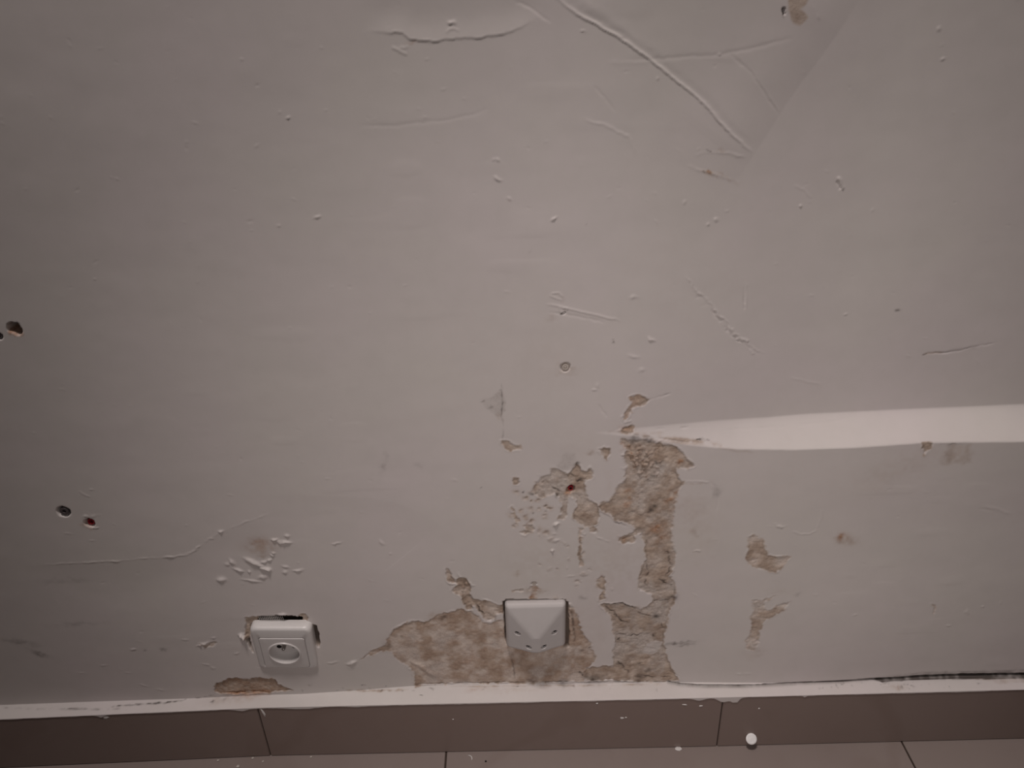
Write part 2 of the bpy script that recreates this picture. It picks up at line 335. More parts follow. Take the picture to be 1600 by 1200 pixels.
blob(brown, 1508, 270, 1, 1, .01); blob(rust, 1108, 270, 5, 3.4, .8); blob(brown, 1110, 270, 9, 4.5, .7, -10); blob(grime_and_shade, 1097, 267, 3, 1.6, .8)
blob(grime_and_shade, 1108, 236, 4, 1.4, .7, -20); blob(brown, 1124, 237, 6, 3, .5); blob(brown, 1130, 278, 20, 3, .4, -12)
region(bare, [(1088,262),(1104,266),(1118,270),(1114,275),(1102,273)], .6, .001)
blob(brown, 407, 856, 20, 12, .55); blob(rust, 407, 852, 16, 9, .35); blob(brown, 410, 868, 8, 4, .5)
blob(brown, 1220, 925, 22, 6, .12); blob(grime_and_shade, 1246, 928, 5, 3, .3, 20)
blob(rust, 645, 63, 8, 2.5, .3); blob(brown, 700, 1000, 1, 1, .01)
blob(rust, 737, 1028, 5, 9, .5, -30); blob(brown, 737, 1032, 14, 12, .35); blob(brown, 625, 1000, 16, 12, .5); blob(brown, 690, 965, 16, 8, .6); blob(brown, 785, 1040, 20, 12, .5); blob(grime_and_shade, 606, 1010, 8, 5, .4); blob(grime_and_shade, 622, 996, 5, 4, .35); blob(grime_and_shade, 694, 966, 7, 4, .35)
blob(brown, 780, 1052, 14, 6, .5); blob(rust, 806, 1050, 10, 6, .2); blob(brown, 895, 985, 12, 34, .5); blob(rust, 890, 985, 4, 22, .35)
blob(grime_and_shade, 30, 1003, 18, 3, .35, -15); blob(grime_and_shade, 62, 1022, 12, 4, .4, -35); blob(grime_and_shade, 120, 975, 30, 4, .18); blob(grime_and_shade, 228, 1016, 3, 2, .4); blob(grime_and_shade, 256, 1015, 4, 3, .3)
blob(grime_and_shade, 601, 722, 4, 18, .13, -15); blob(grime_and_shade, 100, 908, 30, 4, .18)
# ---- rim of the skirting fillet: dirt, rust, dark gap with its shade painted in
ridge([(1045,1067),(1065,1071),(1100,1073),(1160,1073),(1205,1071),(1250,1068),(1310,1066),(1360,1062),(1400,1060),(1440,1057),(1500,1055),(1560,1054),(1640,1053)], -0.0110, 0.0018, rough=.4, taper=False, warp=.1)
ridge([(1045,1067),(1065,1071),(1100,1073),(1160,1073),(1205,1071),(1250,1068),(1310,1066),(1360,1062),(1400,1060),(1440,1057),(1500,1055),(1560,1054),(1640,1053)], 1.3, 0.0018, F=grime_and_shade, rough=.4, taper=False, warp=.1)
ridge([(1360,1060),(1440,1052),(1500,1050),(1560,1049),(1640,1045)], 0.35, 0.0025, F=grime_and_shade, rough=.6)
ridge([(1400,1066),(1480,1062),(1560,1060),(1640,1056)], 0.05, 0.0014, F=grime_and_shade, rough=.4)
ridge([(650,1069),(700,1067),(760,1066),(830,1065),(900,1066),(960,1064),(1050,1067)], 0.5, 0.0009, F=grime_and_shade, rough=1.6)
ridge([(650,1070),(700,1068),(760,1067),(830,1066),(900,1067),(960,1066),(1050,1067)], -0.0014, 0.0012, rough=1.0)
ridge([(700,1072),(760,1072),(830,1071),(900,1071),(1040,1069)], 0.55, 0.0014, F=brown, rough=1.0)
ridge([(160,1106),(210,1101),(262,1098),(300,1092),(335,1086)], 0.6, 0.0012, F=grime_and_shade, rough=2.0)
ridge([(540,1079),(600,1080),(640,1077)], 0.5, 0.002, F=brown, rough=2.0); ridge([(0,1105),(60,1108),(200,1108)], 0.35, 0.0012, F=grime_and_shade, rough=1.5)
ridge([(352,1083),(372,1083),(395,1080),(425,1080)], 1.0, 0.0026, F=rust, rough=.8); ridge([(355,1083),(380,1082),(410,1081)], -0.002, 0.0012, rough=.8)
blob(rust, 392, 1084, 22, 5, .8); blob(rust, 745, 1076, 1, 1, .1)
blob(brown, 360, 1093, 34, 7, .45); blob(grime_and_shade, 333, 1096, 3, 2, .8); blob(grime_and_shade, 350, 1093, 3, 2, .4); blob(rust, 750, 1076, 20, 3, .25); blob(brown, 1400, 1074, 10, 4, .5); blob(rust, 1402, 1073, 4, 3, .5); blob(brown, 1565, 1063, 14, 4, .4); blob(brown, 800, 1078, 60, 4, .25)
blob(grime_and_shade, 658, 1086, 2.4, 1.2, 1.0, -20)
region(grime_and_shade, [(1350,1063),(1375,1059),(1400,1058),(1440,1055),(1500,1052),(1560,1051),(1660,1050),(1660,1059),(1560,1061),(1500,1061),(1440,1062),(1390,1065)], .9, .0006, .12, .25)  # shade of the open gap painted as a dark band
region(brown, [(1500,1058),(1600,1058),(1660,1058),(1660,1068),(1560,1066)], .35, .0008, .12, .6)
# scattered dots on the fillet
for k in range(60):
    x = r.uniform(320, 1060) if k % 2 else r.uniform(1280, 1590); blob(grime_and_shade, x, 1079-(x-300)*.006+r.uniform(-7, 4), r.uniform(.8, 1.8), None, r.uniform(.2, .6))

# ---- relief lines in the skim coat
crease([(1358,-30),(1325,28),(1290,80),(1255,125),(1225,168),(1185,232),(1165,262),(1130,310)], 0.055, 0.045, -1)
crease([(20,890),(60,884),(110,880),(180,877),(225,873),(262,870),(290,868),(304,862),(325,843),(345,832),(370,821),(395,812),(430,800),(480,785)], -0.045, 0.05, -1)
crease([(400,775),(470,772),(520,776),(580,778),(620,786),(660,802),(690,822),(720,850)], -0.02, 0.06, -1)
crease([(560,50),(590,49),(618,50),(640,60),(680,64),(740,60),(795,51),(832,32),(860,20)], -0.075, 0.020, 1)
RD = [(866,-6),(900,20),(950,48),(985,70),(1015,92),(1040,112),(1075,140),(1100,162),(1120,185),(1140,208),(1160,225),(1176,238)]
ridge(RD, 0.0014, 0.0010)
ridge([(x+5, y-4) for x, y in RD], -0.0005, 0.0035, taper=True)
ridge([(900,-5),(950,28),(990,60),(1015,84)], 0.0003, 0.004)
ridge([(806,2),(814,4),(825,10),(835,17),(843,24),(852,29),(862,34)], -0.0004, 0.0008, step=-0.0006, stepw=0.006)
ridge([(1140,85),(1150,93),(1165,104),(1175,115),(1186,130),(1195,145),(1208,165),(1218,180)], -0.0005, 0.0010); ridge([(1153,92),(1178,115),(1198,145),(1221,180)], 0.0003, 0.0010)
ridge([(960,96),(1020,92),(1080,88),(1125,86),(1180,74),(1240,58)], -0.0003, 0.0015); ridge([(950,98),(1018,95)], .0002, .002)
ridge([(578,49),(590,49),(600,52),(607,54),(618,50),(628,51),(640,60),(655,63),(680,64),(700,62),(740,60),(770,57),(795,51),(815,42),(832,32)], 0.0002, 0.0010, rough=.8, step=0.0014, stepw=0.016)
ridge([(640,72),(624,76)], .0003, .001); ridge([(612,73),(627,80),(638,86)], 0.0006, 0.0010); blob(H, 704, 31, 6, 3, .0009, -20, add=True)
ridge([(697,52),(702,46),(710,44),(719,48)], 0.0005, 0.0008)
ridge([(912,186),(930,192),(950,198),(968,206),(982,213),(987,222),(992,244)], 0.0004, 0.0011, step=-0.0003, stepw=.006); ridge([(928,133),(945,155),(962,175)], -.0003, .001)
ridge([(853,475),(868,477),(880,480),(905,486),(930,492),(950,497),(970,502)], 0.0007, 0.0010); ridge([(856,488),(880,491),(910,496),(946,504)], -0.0004, 0.0012)
for a in ([(858,462),(868,466),(878,470)], [(860,460),(874,458),(879,466)], [(873,478),(876,486),(880,490)], [(879,481),(888,482)]): ridge(a, .0006, .0008)
pit(883, 491, 1.8, .003); blob(grime_and_shade, 883, 491, 2, None, .8); blob(brown, 877, 467, 3, 4, .4)
R7 = [(1073,432),(1082,443),(1092,457),(1100,466),(1112,480),(1122,492),(1132,501),(1142,513),(1150,522),(1158,530),(1166,535),(1180,545),(1194,553)]
ridge(R7, 0.0009, 0.0010, rough=.7, warp=.8); ridge([(x-3, y+3) for x, y in R7[2:]], -0.0006, 0.0010, rough=1.0, warp=.8)
ridge([(1160,532),(1164,542),(1172,547),(1182,552)], .0006, .0009, rough=.8, warp=1)
ridge([(1163,418),(1164,440),(1162,460),(1164,480),(1164,505),(1165,528)], -0.0005, 0.0009, rough=1.4, dash=.6)
ridge([(1166,425),(1166,460),(1168,520)], .0003, .001, rough=1, dash=.6)
ridge([(60,884),(110,880),(180,877),(225,873),(262,870),(290,868),(304,862),(312,852),(325,843),(345,832),(370,821),(395,812),(430,800)], 0.0003, 0.0010, rough=1.2, step=0.0, stepw=0.022)
if 0: ridge([(470,772),(520,776),(580,778),(620,786),(660,802),(690,822)], 0.0, 0.001, step=0.0005, stepw=0.025)
if 0: ridge([(1352,-20),(1325,28),(1290,80),(1255,125),(1225,168),(1185,232),(1165,262),(1148,285)], 0.00005, 0.001, step=-0.0024, stepw=0.05)
ridge([(560,198),(620,196),(690,188),(745,178),(765,168)], -0.0002, 0.0014)
ridge([(1441,555),(1448,553),(1462,551),(1480,551),(1500,548),(1520,542),(1535,539),(1560,535)], -0.0006, 0.0009, rough=.6)
ridge([(1441,555),(1448,553),(1462,551),(1475,551)], .8, .0010, F=brown); ridge([(1441,555),(1450,553)], .6, .0007, F=grime_and_shade); ridge([(1480,549),(1510,545),(1530,541)], .2, .002, F=grime_and_shade)
ridge([(1238,831),(1252,835),(1266,834),(1277,827)], .0005, .0009); blob(H, 1217, 821, 7, 2, .0009, -10, add=True); ridge([(1277,826),(1283,808),(1284,795)], .0003, .0012)
ridge([(1070,753),(1080,752),(1098,752),(1108,754)], .0006, .0010, rough=.5); ridge([(1068,756),(1085,756),(1100,755)], .5, .0012, F=brown, rough=.6); ridge([(1108,753),(1118,760),(1121,775),(1119,800)], -.0003, .0013); 
ridge([(1055,740),(1062,752),(1060,766)], -.0006, .0009)
ridge([(1536,791),(1560,796),(1580,803)], .0003, .002); ridge([(1530,795),(1550,798)], -.0002, .0015)
ridge([(784,600),(785,625),(784,650),(786,670),(786,688)], -0.0007, 0.0007, rough=.8); ridge([(784,600),(785,625),(784,650),(786,670),(786,688)], .4, .0007, F=grime_and_shade, rough=1)
ridge([(936,632),(940,641),(948,652)], -.0005, .0009); ridge([(1075,258),(1090,265),(1110,270),(1130,278),(1146,282)], .0005, .0012, rough=.8); ridge([(1085,242),(1110,238),(1140,240),(1166,246)], .0003, .0012, rough=.9)
ridge([(1000,634),(1010,626),(1025,622),(1050,615)], -.0006, .0009, rough=.8); ridge([(975,660),(988,657)], .0007, .0009)
ridge([(958,675),(972,672),(990,676),(1005,680)], .0007, .0012, rough=.8); ridge([(1000,682),(1040,686),(1060,690),(1095,692)], -.0009, .0008, rough=.9); ridge([(1000,683),(1040,690),(1070,693),(1110,696)], .5, .0016, F=brown, rough=.8); ridge([(1000,680),(1040,684),(1080,689),(1130,697)], .6, .003, F=brown, rough=1.6); ridge([(1120,699),(1150,705),(1180,707)], .3, .0015, F=brown)
ridge([(940,676),(965,674),(990,678),(1040,676)], .35, .0022, F=brown, rough=1.2); blob(rust, 980, 670, 9, 5, .5); blob(grime_and_shade, 1094, 688, 4, 1.2, .9); blob(grime_and_shade, 1105, 687, 3, 1.4, .6)
ridge([(1010,672),(1060,668),(1110,668)], -.0005, .0009, rough=1.4, dash=.8); ridge([(1130,672),(1200,668),(1290,661),(1340,650)], -.0003, .0012, rough=1.0)
ridge([(1310,279),(1313,283),(1316,294)], 0.0016, 0.0011, taper=False); ridge([(1307,283),(1310,288),(1313,296)], -0.0016, 0.0011)
ridge([(1240,290),(1256,296),(1268,310)], .0003, .001)
ridge([(1236,590),(1262,597),(1285,600)], .0003, .0011); ridge([(125,768),(133,774),(141,777)], .0005, .0009)
# light lips along the freshly broken paint edges
ridge([(926,782),(930,787),(936,790),(944,785),(952,783),(958,776),(966,762),(974,754)], .0009, .0008, rough=.8)
ridge([(715,894),(717,900),(723,905),(730,907),(737,914),(743,915)], .0013, .0009); ridge([(752,935),(764,938),(774,943),(780,946)], .0007, .0009); ridge([(708,925),(716,929),(722,932)], .0008, .0009)
ridge([(616,981),(628,976),(642,970),(654,969),(664,973)], .0009, .0010, rough=.5); ridge([(937,793),(948,801),(958,809),(966,815)], .0008, .0012)
ridge([(1068,707),(1072,716),(1080,720),(1084,727)], .0009, .0009); ridge([(996,906),(1000,897),(1006,880)], .0009, .0009, rough=.8); ridge([(1198,868),(1210,869),(1224,869)], .0006, .0009)
ridge([(1058,940),(1060,952),(1061,968)], -.0006, .0008); ridge([(1044,1048),(1054,1053),(1061,1058)], -.0012, .0010); ridge([(940,944),(965,942),(985,945)], .0005, .0009)
ridge([(800,1030),(803,1045),(804,1060)], -.0014, .0009); ridge([(800,1030),(803,1045),(804,1060)], .6, .0009, F=grime_and_shade)
ridge([(640,1032),(655,1040),(672,1052),(682,1058)], .0020, .0030, warp=.3)   # smooth tongue of filler in the tan patch
ridge([(750,992),(751,1010),(754,1035),(753,1042)], -.0006, .0009); ridge([(750,992),(751,1010),(754,1040)], .35, .0012, F=brown)
# flaky bumps above the socket
for px, py, a, b, g, h in ((398,880,13,3.5,-32,.0022),(372,891,6,2.2,-20,.0020),(413,888,7,1.8,-8,.0022),(420,891,4,3,-40,.0020),(410,902,5,3,10,.0016),(412,878,4,2,5,.0014),(421,876,3,2,40,.0014),(429,844,4,1.8,0,.0016),(436,848,4,1.8,-30,.0014),(447,848,6,2.2,-10,.0022),(448,838,3,3,60,.0012),(425,869,3,2,-20,.0016),(427,865,3,1.5,-20,.0014),(346,907,5,5,-50,.0016),(363,880,3,5,20,.0012),(390,893,1.5,2.5,0,.0012),(445,886,5,2,-20,.0010),(466,891,6,1.6,5,.0014),(446,895,4,3,0,.0012),(392,908,12,1.5,-10,.0010),(355,884,4,3,0,.0007),(345,831,2.5,2.5,0,.0011),(331,842,3,2,0,.0008),
    (300,862,7,1.3,25,.0014),(265,870,9,1.3,3,.0013),(308,856,5,1.2,30,.0013),(178,877,8,1.2,0,.0007),(527,849,6,1.2,10,.0016),(597,848,2,5,30,.0012),(610,866,2,2,0,.0012),(466,880,1,1,0,.0003),
    (208,1015,4,1.4,0,.0016),(290,999,5,1.2,0,.0010),(334,996,4,1.2,0,.0012),(318,1006,8,2,25,.0020),(370,1020,4,1.3,30,.0012),(322,1037,5,1.4,-20,.0013),(332,1043,2,3,30,.0012),(163,1040,5,1.2,0,.0008),(128,1051,4,1.2,0,.0007),(200,1052,4,1.2,0,.0008),(225,1071,6,1.2,-20,.0010),(250,1078,4,2,-10,.0010),(520,1035,7,1.4,8,.0012),(550,1036,6,2.5,20,.0020),(548,1042,5,4,0,.0008),
    (146,437,1.4,1.4,0,.0016),(496,340,5,1.6,5,.0016),(452,186,3,1.3,0,.0016),(435,352,2.5,2,0,.0008),(778,280,5,2.5,-35,.0020),(778,250,3,1.6,-40,.0014),(772,248,2,2,0,.001),(866,342,4,2.2,45,.0020),(795,312,4,2,-30,.0012),(1120,344,3,2,0,.0018),(1107,353,2.5,2,0,.0012),(1252,322,2.6,2,0,.0020),(1068,317,3,2.4,0,.0012),(1322,490,3,1.2,-20,.0016),(1475,93,3,1.6,-10,.0014),(1467,46,4,2.5,60,.0008),(1017,530,6,1.6,-30,.0018),(992,558,8,3,-20,.0010),(1002,578,4,3,30,.0012),(1030,586,.1,.1,0,.0001),(929,610,4,1.6,0,.0018),(934,603,2,4,20,.0010),(990,465,6,2.5,0,.0010),(1125,86,3,1.6,-10,.0012),(912,50,4,1.5,-10,.0012),(1028,122,3,1.6,0,.001),(870,820,4,2.4,30,.0022),(869,845,5,2.5,10,.0018),(866,835,3,2,0,.0012),(864,860,2,2,0,.0020),(999,820,.1,.1,0,.0001),(892,900,7,1.4,10,.0010),(999,739,3,2.4,30,.0022),(1090,861,4,1.2,0,.0016),(1112,858,.1,.1,0,.0001),(1010,882,.1,.1,0,.0001),(935,840,6,1.3,-30,.0012),(948,844,4,1.3,-20,.0010),(1155,1053,3,1.6,0,.0016),(1168,1052,5,2,0,.0008),(1510,957,3,4,20,.0012),(1482,978,3,1.8,0,.0012),(1536,948,2,1.5,0,.0012),(1563,942,1.5,3,20,.0008),(1335,961,4,1.3,15,.0008),(1380,1065,4,3,0,.0022),(600,725,2,8,0,.0004),(143,766,2.4,1.2,0,.0010),(143,845,3,1.4,0,.0011),(290,820,2,1.6,0,.0009),(345,830,2,1.5,0,.0009),(107,834,5,1.2,-10,.0006),(512,748,4,1.2,0,.0006)):
    fl = 1.0 if (340 < px < 475 and 830 < py < 915) or h >= .002 and py > 700 else .42
    blob(H, px, py, a, b, h*fl, g, 0.3, 1.2, 0.5, add=True)
for k in range(420):                      # grit and roller crumbs in the paint
    x, y = r.uniform(-40, 1640), r.uniform(-10, 1060)
    dense = (280 < x < 760 and 20 < y < 380)
    if not dense and r.random() < .45: continue
    s = r.uniform(.9, 2.2); blob(H, x, y, s*r.uniform(1, 2.4), s*.8, r.choice((-1, 1, 1))*r.uniform(.00006, .00024), r.uniform(-60, 30), 0, 1, .5, add=True)

# ---- holes
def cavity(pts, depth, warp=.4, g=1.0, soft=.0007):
    w, d = sdf(pts, warp); m = sstep(-soft, soft, d); H[w] -= depth*m; mx(bare, w, m); mx(grime_and_shade, w, g*m); mx(brown, w, m)  # sunk bare plaster, with the shade of the gap painted near-black
# drill hole with broken rim, far left; inner shade painted dark over the rust
blob(chalk, 20, 505, 10, 9, .5)
pit(21.5, 513.5, 8.8, 0.030, 20, 9.4, 6, .55); blob(bare, 22, 514, 10, None, 1, power=4, warp=.55); blob(rust, 24, 519, 10, 8, 1.3, power=3, warp=.55); blob(grime_and_shade, 21, 510, 9.5, 9.0, 1.3, power=3, warp=.55)
pit(-2, 526, 4.6, .008, 0, 6.0, 6); pit(99.5, 800, 8.4, .010, 0, 8.4, 6, .2); pit(140.5, 817.5, 6.8, .012, 0, 7.2, 6, .4)
blob(chalk, 142, 806, 7, 4, .7); blob(H, 142, 805, 6, 2.6, .0010, 0, add=True); ridge([(143,824),(150,825),(155,824)], .9, .0009, F=chalk); ridge([(143,824),(150,825),(155,824)], .0010, .0009)
blob(rust, 139, 822, 8, 5, .45)
pit(892, 765, 5.5, .008, 0, 6.5, 5, .5); blob(grime_and_shade, 892, 762, 4.5, 4, 1.0); blob(rust, 889, 770, 6, 5, .8)
pit(883.5, 574, 7, .0045, 0, 7.5, 6, .2); blob(brown, 883, 574, 8, None, .5); blob(grime_and_shade, 866, 576, .1, .1, .1)
pit(834.5, 912.5, 3.6, .003, 0, 3, 5, .2)
# broken plaster around the two plates
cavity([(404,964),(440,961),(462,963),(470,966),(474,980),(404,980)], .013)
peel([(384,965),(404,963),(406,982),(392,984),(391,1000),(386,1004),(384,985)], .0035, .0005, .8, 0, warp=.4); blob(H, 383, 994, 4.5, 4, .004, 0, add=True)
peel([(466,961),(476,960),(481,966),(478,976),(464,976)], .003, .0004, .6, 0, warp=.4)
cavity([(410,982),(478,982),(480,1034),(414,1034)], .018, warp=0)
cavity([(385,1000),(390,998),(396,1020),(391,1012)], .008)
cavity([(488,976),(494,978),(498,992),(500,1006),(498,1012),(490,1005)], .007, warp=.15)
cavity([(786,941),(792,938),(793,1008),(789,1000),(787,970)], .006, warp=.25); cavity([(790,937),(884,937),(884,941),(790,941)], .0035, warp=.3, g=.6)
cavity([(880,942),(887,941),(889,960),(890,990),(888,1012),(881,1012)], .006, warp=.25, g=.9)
ridge([(884,941),(890,944),(892,955)], .0020, .0012); ridge([(893,955),(896,975),(898,1005)], -.0012, .0012, rough=.8); ridge([(893,955),(896,975),(898,1005)], .5, .0014, F=grime_and_shade, rough=1)
blob(H, 440, 961, 6, 3, .003, 0, add=True)

# plaster smear that laps over the tile tops (uneven lower rim)
drip = 0.0010+0.0010*np.abs(noise(0.05, 31, Z=GZ*0+.5))+0.0008*np.abs(noise(0.012, 32, Z=GZ*0+.5))
for px, wd, dp in ((1093,10,.004),(1128,9,.006),(1150,5,.010),(1142,12,.005),(163,6,.004),(1257,3,.003),(470,26,.003),(380,10,.003),(560,20,.0015)):
    X0 = W(px, 1092)[0][0]; drip = drip+dp*np.exp(-((GX-X0)/(wd*.0009))**2)
LIM = SK_H-drip
Y = BASE - H*sstep(SK_H-0.001, SK_H+0.003, GZ)
back = -0.004
Y = np.where(GZ < LIM, back, Y)
front = skirt_y(GX)-0.0009
Y = np.where((GZ >= LIM) & (GZ < SK_H), front, Y)

V = np.stack([GX, Y, GZ], -1).reshape(-1, 3).astype(np.float32)
idx = np.arange(NX*NZ).reshape(NZ, NX)
Q = np.stack([idx[:-1, :-1], idx[:-1, 1:], idx[1:, 1:], idx[1:, :-1]], -1).reshape(-1, 4).astype(np.int32)
me = bpy.data.meshes.new('wall_back')
me.vertices.add(len(V)); me.vertices.foreach_set('co', V.ravel())
me.loops.add(Q.size); me.loops.foreach_set('vertex_index', Q.ravel())
me.polygons.add(len(Q)); me.polygons.foreach_set('loop_start', np.arange(0, Q.size, 4, dtype=np.int32))
me.polygons.foreach_set('use_smooth', np.ones(len(Q), bool))
me.update(calc_edges=True)
for nm, F in (('bare', bare), ('brown', brown), ('grime_and_shade', grime_and_shade), ('rust', rust), ('grey', grey), ('chalk', chalk)):
    at = me.attributes.new(nm, 'FLOAT', 'POINT'); at.data.foreach_set('value', np.clip(F, 0, 1).astype(np.float32).ravel())
wall = bpy.data.objects.new('wall_back', me); col.objects.link(wall); tag(wall, kind='structure')

# ---------------------------------------------------------------- materials
def nodes(name):
    m = bpy.data.materials.new(name); m.use_nodes = True
    nt = m.node_tree; b = nt.nodes['Principled BSDF']
    return m, nt, b
def add(nt, t, **kw):
    n = nt.nodes.new(t)
    for k, v in kw.items(): setattr(n, k, v)
    return n
def noise_node(nt, scale, detail=4, rough=.55, co=None):
    n = add(nt, 'ShaderNodeTexNoise'); n.inputs['Scale'].default_value = scale; n.inputs['Detail'].default_value = detail; n.inputs['Roughness'].default_value = rough
    if co: nt.links.new(co, n.inputs['Vector'])
    return n
def ramp(nt, src, a, b, ca=(0, 0, 0, 1), cb=(1, 1, 1, 1)):
    n = add(nt, 'ShaderNodeValToRGB'); n.color_ramp.elements[0].position = a; n.color_ramp.elements[1].position = b
    n.color_ramp.elements[0].color = ca; n.color_ramp.elements[1].color = cb; nt.links.new(src, n.inputs[0]); return n
def mixc(nt, fac, a, b):
    n = add(nt, 'ShaderNodeMix', data_type='RGBA')
    for s, v in ((0, fac), (6, a), (7, b)):
        if hasattr(v, 'is_linked'): nt.links.new(v, n.inputs[s])
        else: n.inputs[s].default_value = v
    return n.outputs[2]
def math_(nt, op, a, b):
    n = add(nt, 'ShaderNodeMath', operation=op)
    for s, v in ((0, a), (1, b)):
        if hasattr(v, 'is_linked'): nt.links.new(v, n.inputs[s])
        else: n.inputs[s].default_value = v
    return n.outputs[0]

def wall_material():
    m, nt, b = nodes('wall_paint'); L = nt.links
    co = add(nt, 'ShaderNodeTexCoord').outputs['Object']
    A = {}
    for nm in ('bare', 'brown', 'grime_and_shade', 'rust', 'grey', 'chalk'):
        n = add(nt, 'ShaderNodeAttribute', attribute_name=nm); A[nm] = n.outputs['Fac']
    big = noise_node(nt, 5, 3, .5, co).outputs['Fac']; med = noise_node(nt, 60, 5, .6, co).outputs['Fac']; fine = noise_node(nt, 420, 4, .65, co).outputs['Fac']
    paint = mixc(nt, ramp(nt, big, .35, .65).outputs[0], (.655, .615, .585, 1), (.665, .61, .60, 1))
    mott = noise_node(nt, 18, 5, .6, co).outputs['Fac']
    paint = mixc(nt, math_(nt, 'MULTIPLY', ramp(nt, mott, .42, .68).outputs[0], .30), paint, (.60, .565, .545, 1))
    paint = mixc(nt, math_(nt, 'MULTIPLY', ramp(nt, med, .45, .75).outputs[0], .16), paint, (.57, .53, .50, 1))
    plaster = mixc(nt, ramp(nt, fine, .3, .7).outputs[0], (.60, .505, .435, 1), (.72, .615, .535, 1))
    c = mixc(nt, A['bare'], paint, plaster)
    gr = mixc(nt, ramp(nt, fine, .35, .65).outputs[0], (.36, .32, .30, 1), (.50, .46, .435, 1))
    c = mixc(nt, math_(nt, 'MULTIPLY', A['grey'], .62), c, gr)
    br = mixc(nt, ramp(nt, med, .4, .62).outputs[0], (.30, .205, .145, 1), (.49, .385, .305, 1))
    c = mixc(nt, math_(nt, 'MULTIPLY', A['brown'], .74), c, br)
    ru = mixc(nt, ramp(nt, fine, .4, .6).outputs[0], (.30, .13, .06, 1), (.48, .28, .17, 1))
    c = mixc(nt, math_(nt, 'MULTIPLY', A['rust'], .80), c, ru)
    c = mixc(nt, A['chalk'], c, (.78, .75, .72, 1))
    c = mixc(nt, math_(nt, 'MULTIPLY', A['grime_and_shade'], .93), c, (.075, .06, .052, 1))
    L.new(c, b.inputs['Base Color'])
    rg = add(nt, 'ShaderNodeMapRange'); L.new(A['bare'], rg.inputs[0]); rg.inputs[3].default_value = .55; rg.inputs[4].default_value = .95
    L.new(rg.outputs[0], b.inputs['Roughness']); b.inputs['Specular IOR Level'].default_value = .3
    bp = add(nt, 'ShaderNodeBump'); bp.inputs['Distance'].default_value = .0006
    st = math_(nt, 'ADD', math_(nt, 'MULTIPLY', A['bare'], .55), .05); L.new(st, bp.inputs['Strength'])
    L.new(math_(nt, 'ADD', fine, math_(nt, 'MULTIPLY', med, .8)), bp.inputs['Height'])
    L.new(bp.outputs[0], b.inputs['Normal'])
    return m
me.materials.append(wall_material())

def tile_material(name, c1, c2, vein, rough=.33, scale=3.0):
    m, nt, b = nodes(name); L = nt.links
    co = add(nt, 'ShaderNodeTexCoord').outputs['Object']
    n1 = noise_node(nt, scale, 6, .6, co).outputs['Fac']; n2 = noise_node(nt, scale*9, 6, .7, co).outputs['Fac']
    c = mixc(nt, ramp(nt, n1, .35, .65).outputs[0], c1, c2)
    wv = add(nt, 'ShaderNodeTexWave'); wv.inputs['Scale'].default_value = .8; wv.inputs['Distortion'].default_value = 14; wv.inputs['Detail'].default_value = 5; wv.inputs['Detail Scale'].default_value = 1.6
    L.new(co, wv.inputs['Vector'])
    c = mixc(nt, math_(nt, 'MULTIPLY', ramp(nt, wv.outputs['Fac'], .0, .05, (1, 1, 1, 1), (0, 0, 0, 1)).outputs[0], .22), c, vein)
    c = mixc(nt, math_(nt, 'MULTIPLY', ramp(nt, n2, .55, .8).outputs[0], .25), c, vein)
    L.new(c, b.inputs['Base Color']); b.inputs['Roughness'].default_value = rough; b.inputs['Specular IOR Level'].default_value = .4
    bp = add(nt, 'ShaderNodeBump'); bp.inputs['Strength'].default_value = .05; bp.inputs['Distance'].default_value = .0005; L.new(n2, bp.inputs['Height']); L.new(bp.outputs[0], b.inputs['Normal'])
    return m
def plain(name, c, rough=.5, spec=.4, var=.08, scale=120, metal=0.0):
    m, nt, b = nodes(name)
    co = add(nt, 'ShaderNodeTexCoord').outputs['Object']; n = noise_node(nt, scale, 4, .6, co).outputs['Fac']
    d = tuple(x*(1-var) for x in c[:3])+(1,)
    nt.links.new(mixc(nt, ramp(nt, n, .35, .7).outputs[0], tuple(c[:3])+(1,), d), b.inputs['Base Color'])
    b.inputs['Roughness'].default_value = rough; b.inputs['Specular IOR Level'].default_value = spec; b.inputs['Metallic'].default_value = metal
    return m
M_TILE = tile_material('skirting_ceramic', (.245, .185, .163, 1), (.262, .202, .180, 1), (.19, .135, .112, 1))
M_FLOOR = tile_material('floor_ceramic', (.262, .212, .195, 1), (.285, .235, .215, 1), (.22, .165, .145, 1), .42)
M_GROUT = plain('dark_grout', (.075, .055, .045), .9, .1, .3)
M_PLAST = plain('white_plastic', (.71, .685, .67), .34, .5, .04, 30)
M_PLAST2 = plain('aged_white_plastic', (.70, .67, .655), .36, .5, .06, 30)
M_COVER = plain('cover_plastic', (.53, .50, .49), .5, .35, .05, 30)
M_DARK = plain('dark_void', (.02, .016, .015), .8, .1, .2)
M_STEEL = plain('dull_steel', (.45, .43, .41), .4, .5, .1, 200, .8)
M_RED = plain('red_plastic', (.38, .02, .03), .4, .4, .3, 300)
M_GREYP = plain('grey_plastic', (.10, .085, .085), .5, .4, .2, 300)
M_PAINT = plain('dried_white_paint', (.74, .71, .69), .55, .3, .12, 300)
M_CAP = plain('bright_white_plastic', (1.0, .98, .97), .3, .4, .10, 260)
M_MESH = plain('zinc_mesh', (.62, .58, .55), .6, .4, .2, 300, .2)
M_CRUMB = plain('plaster_crumb', (.60, .55, .50), .9, .1, .15, 300)
M_TAN = plain('painted_plug', (.56, .50, .45), .8, .2, .15, 300)

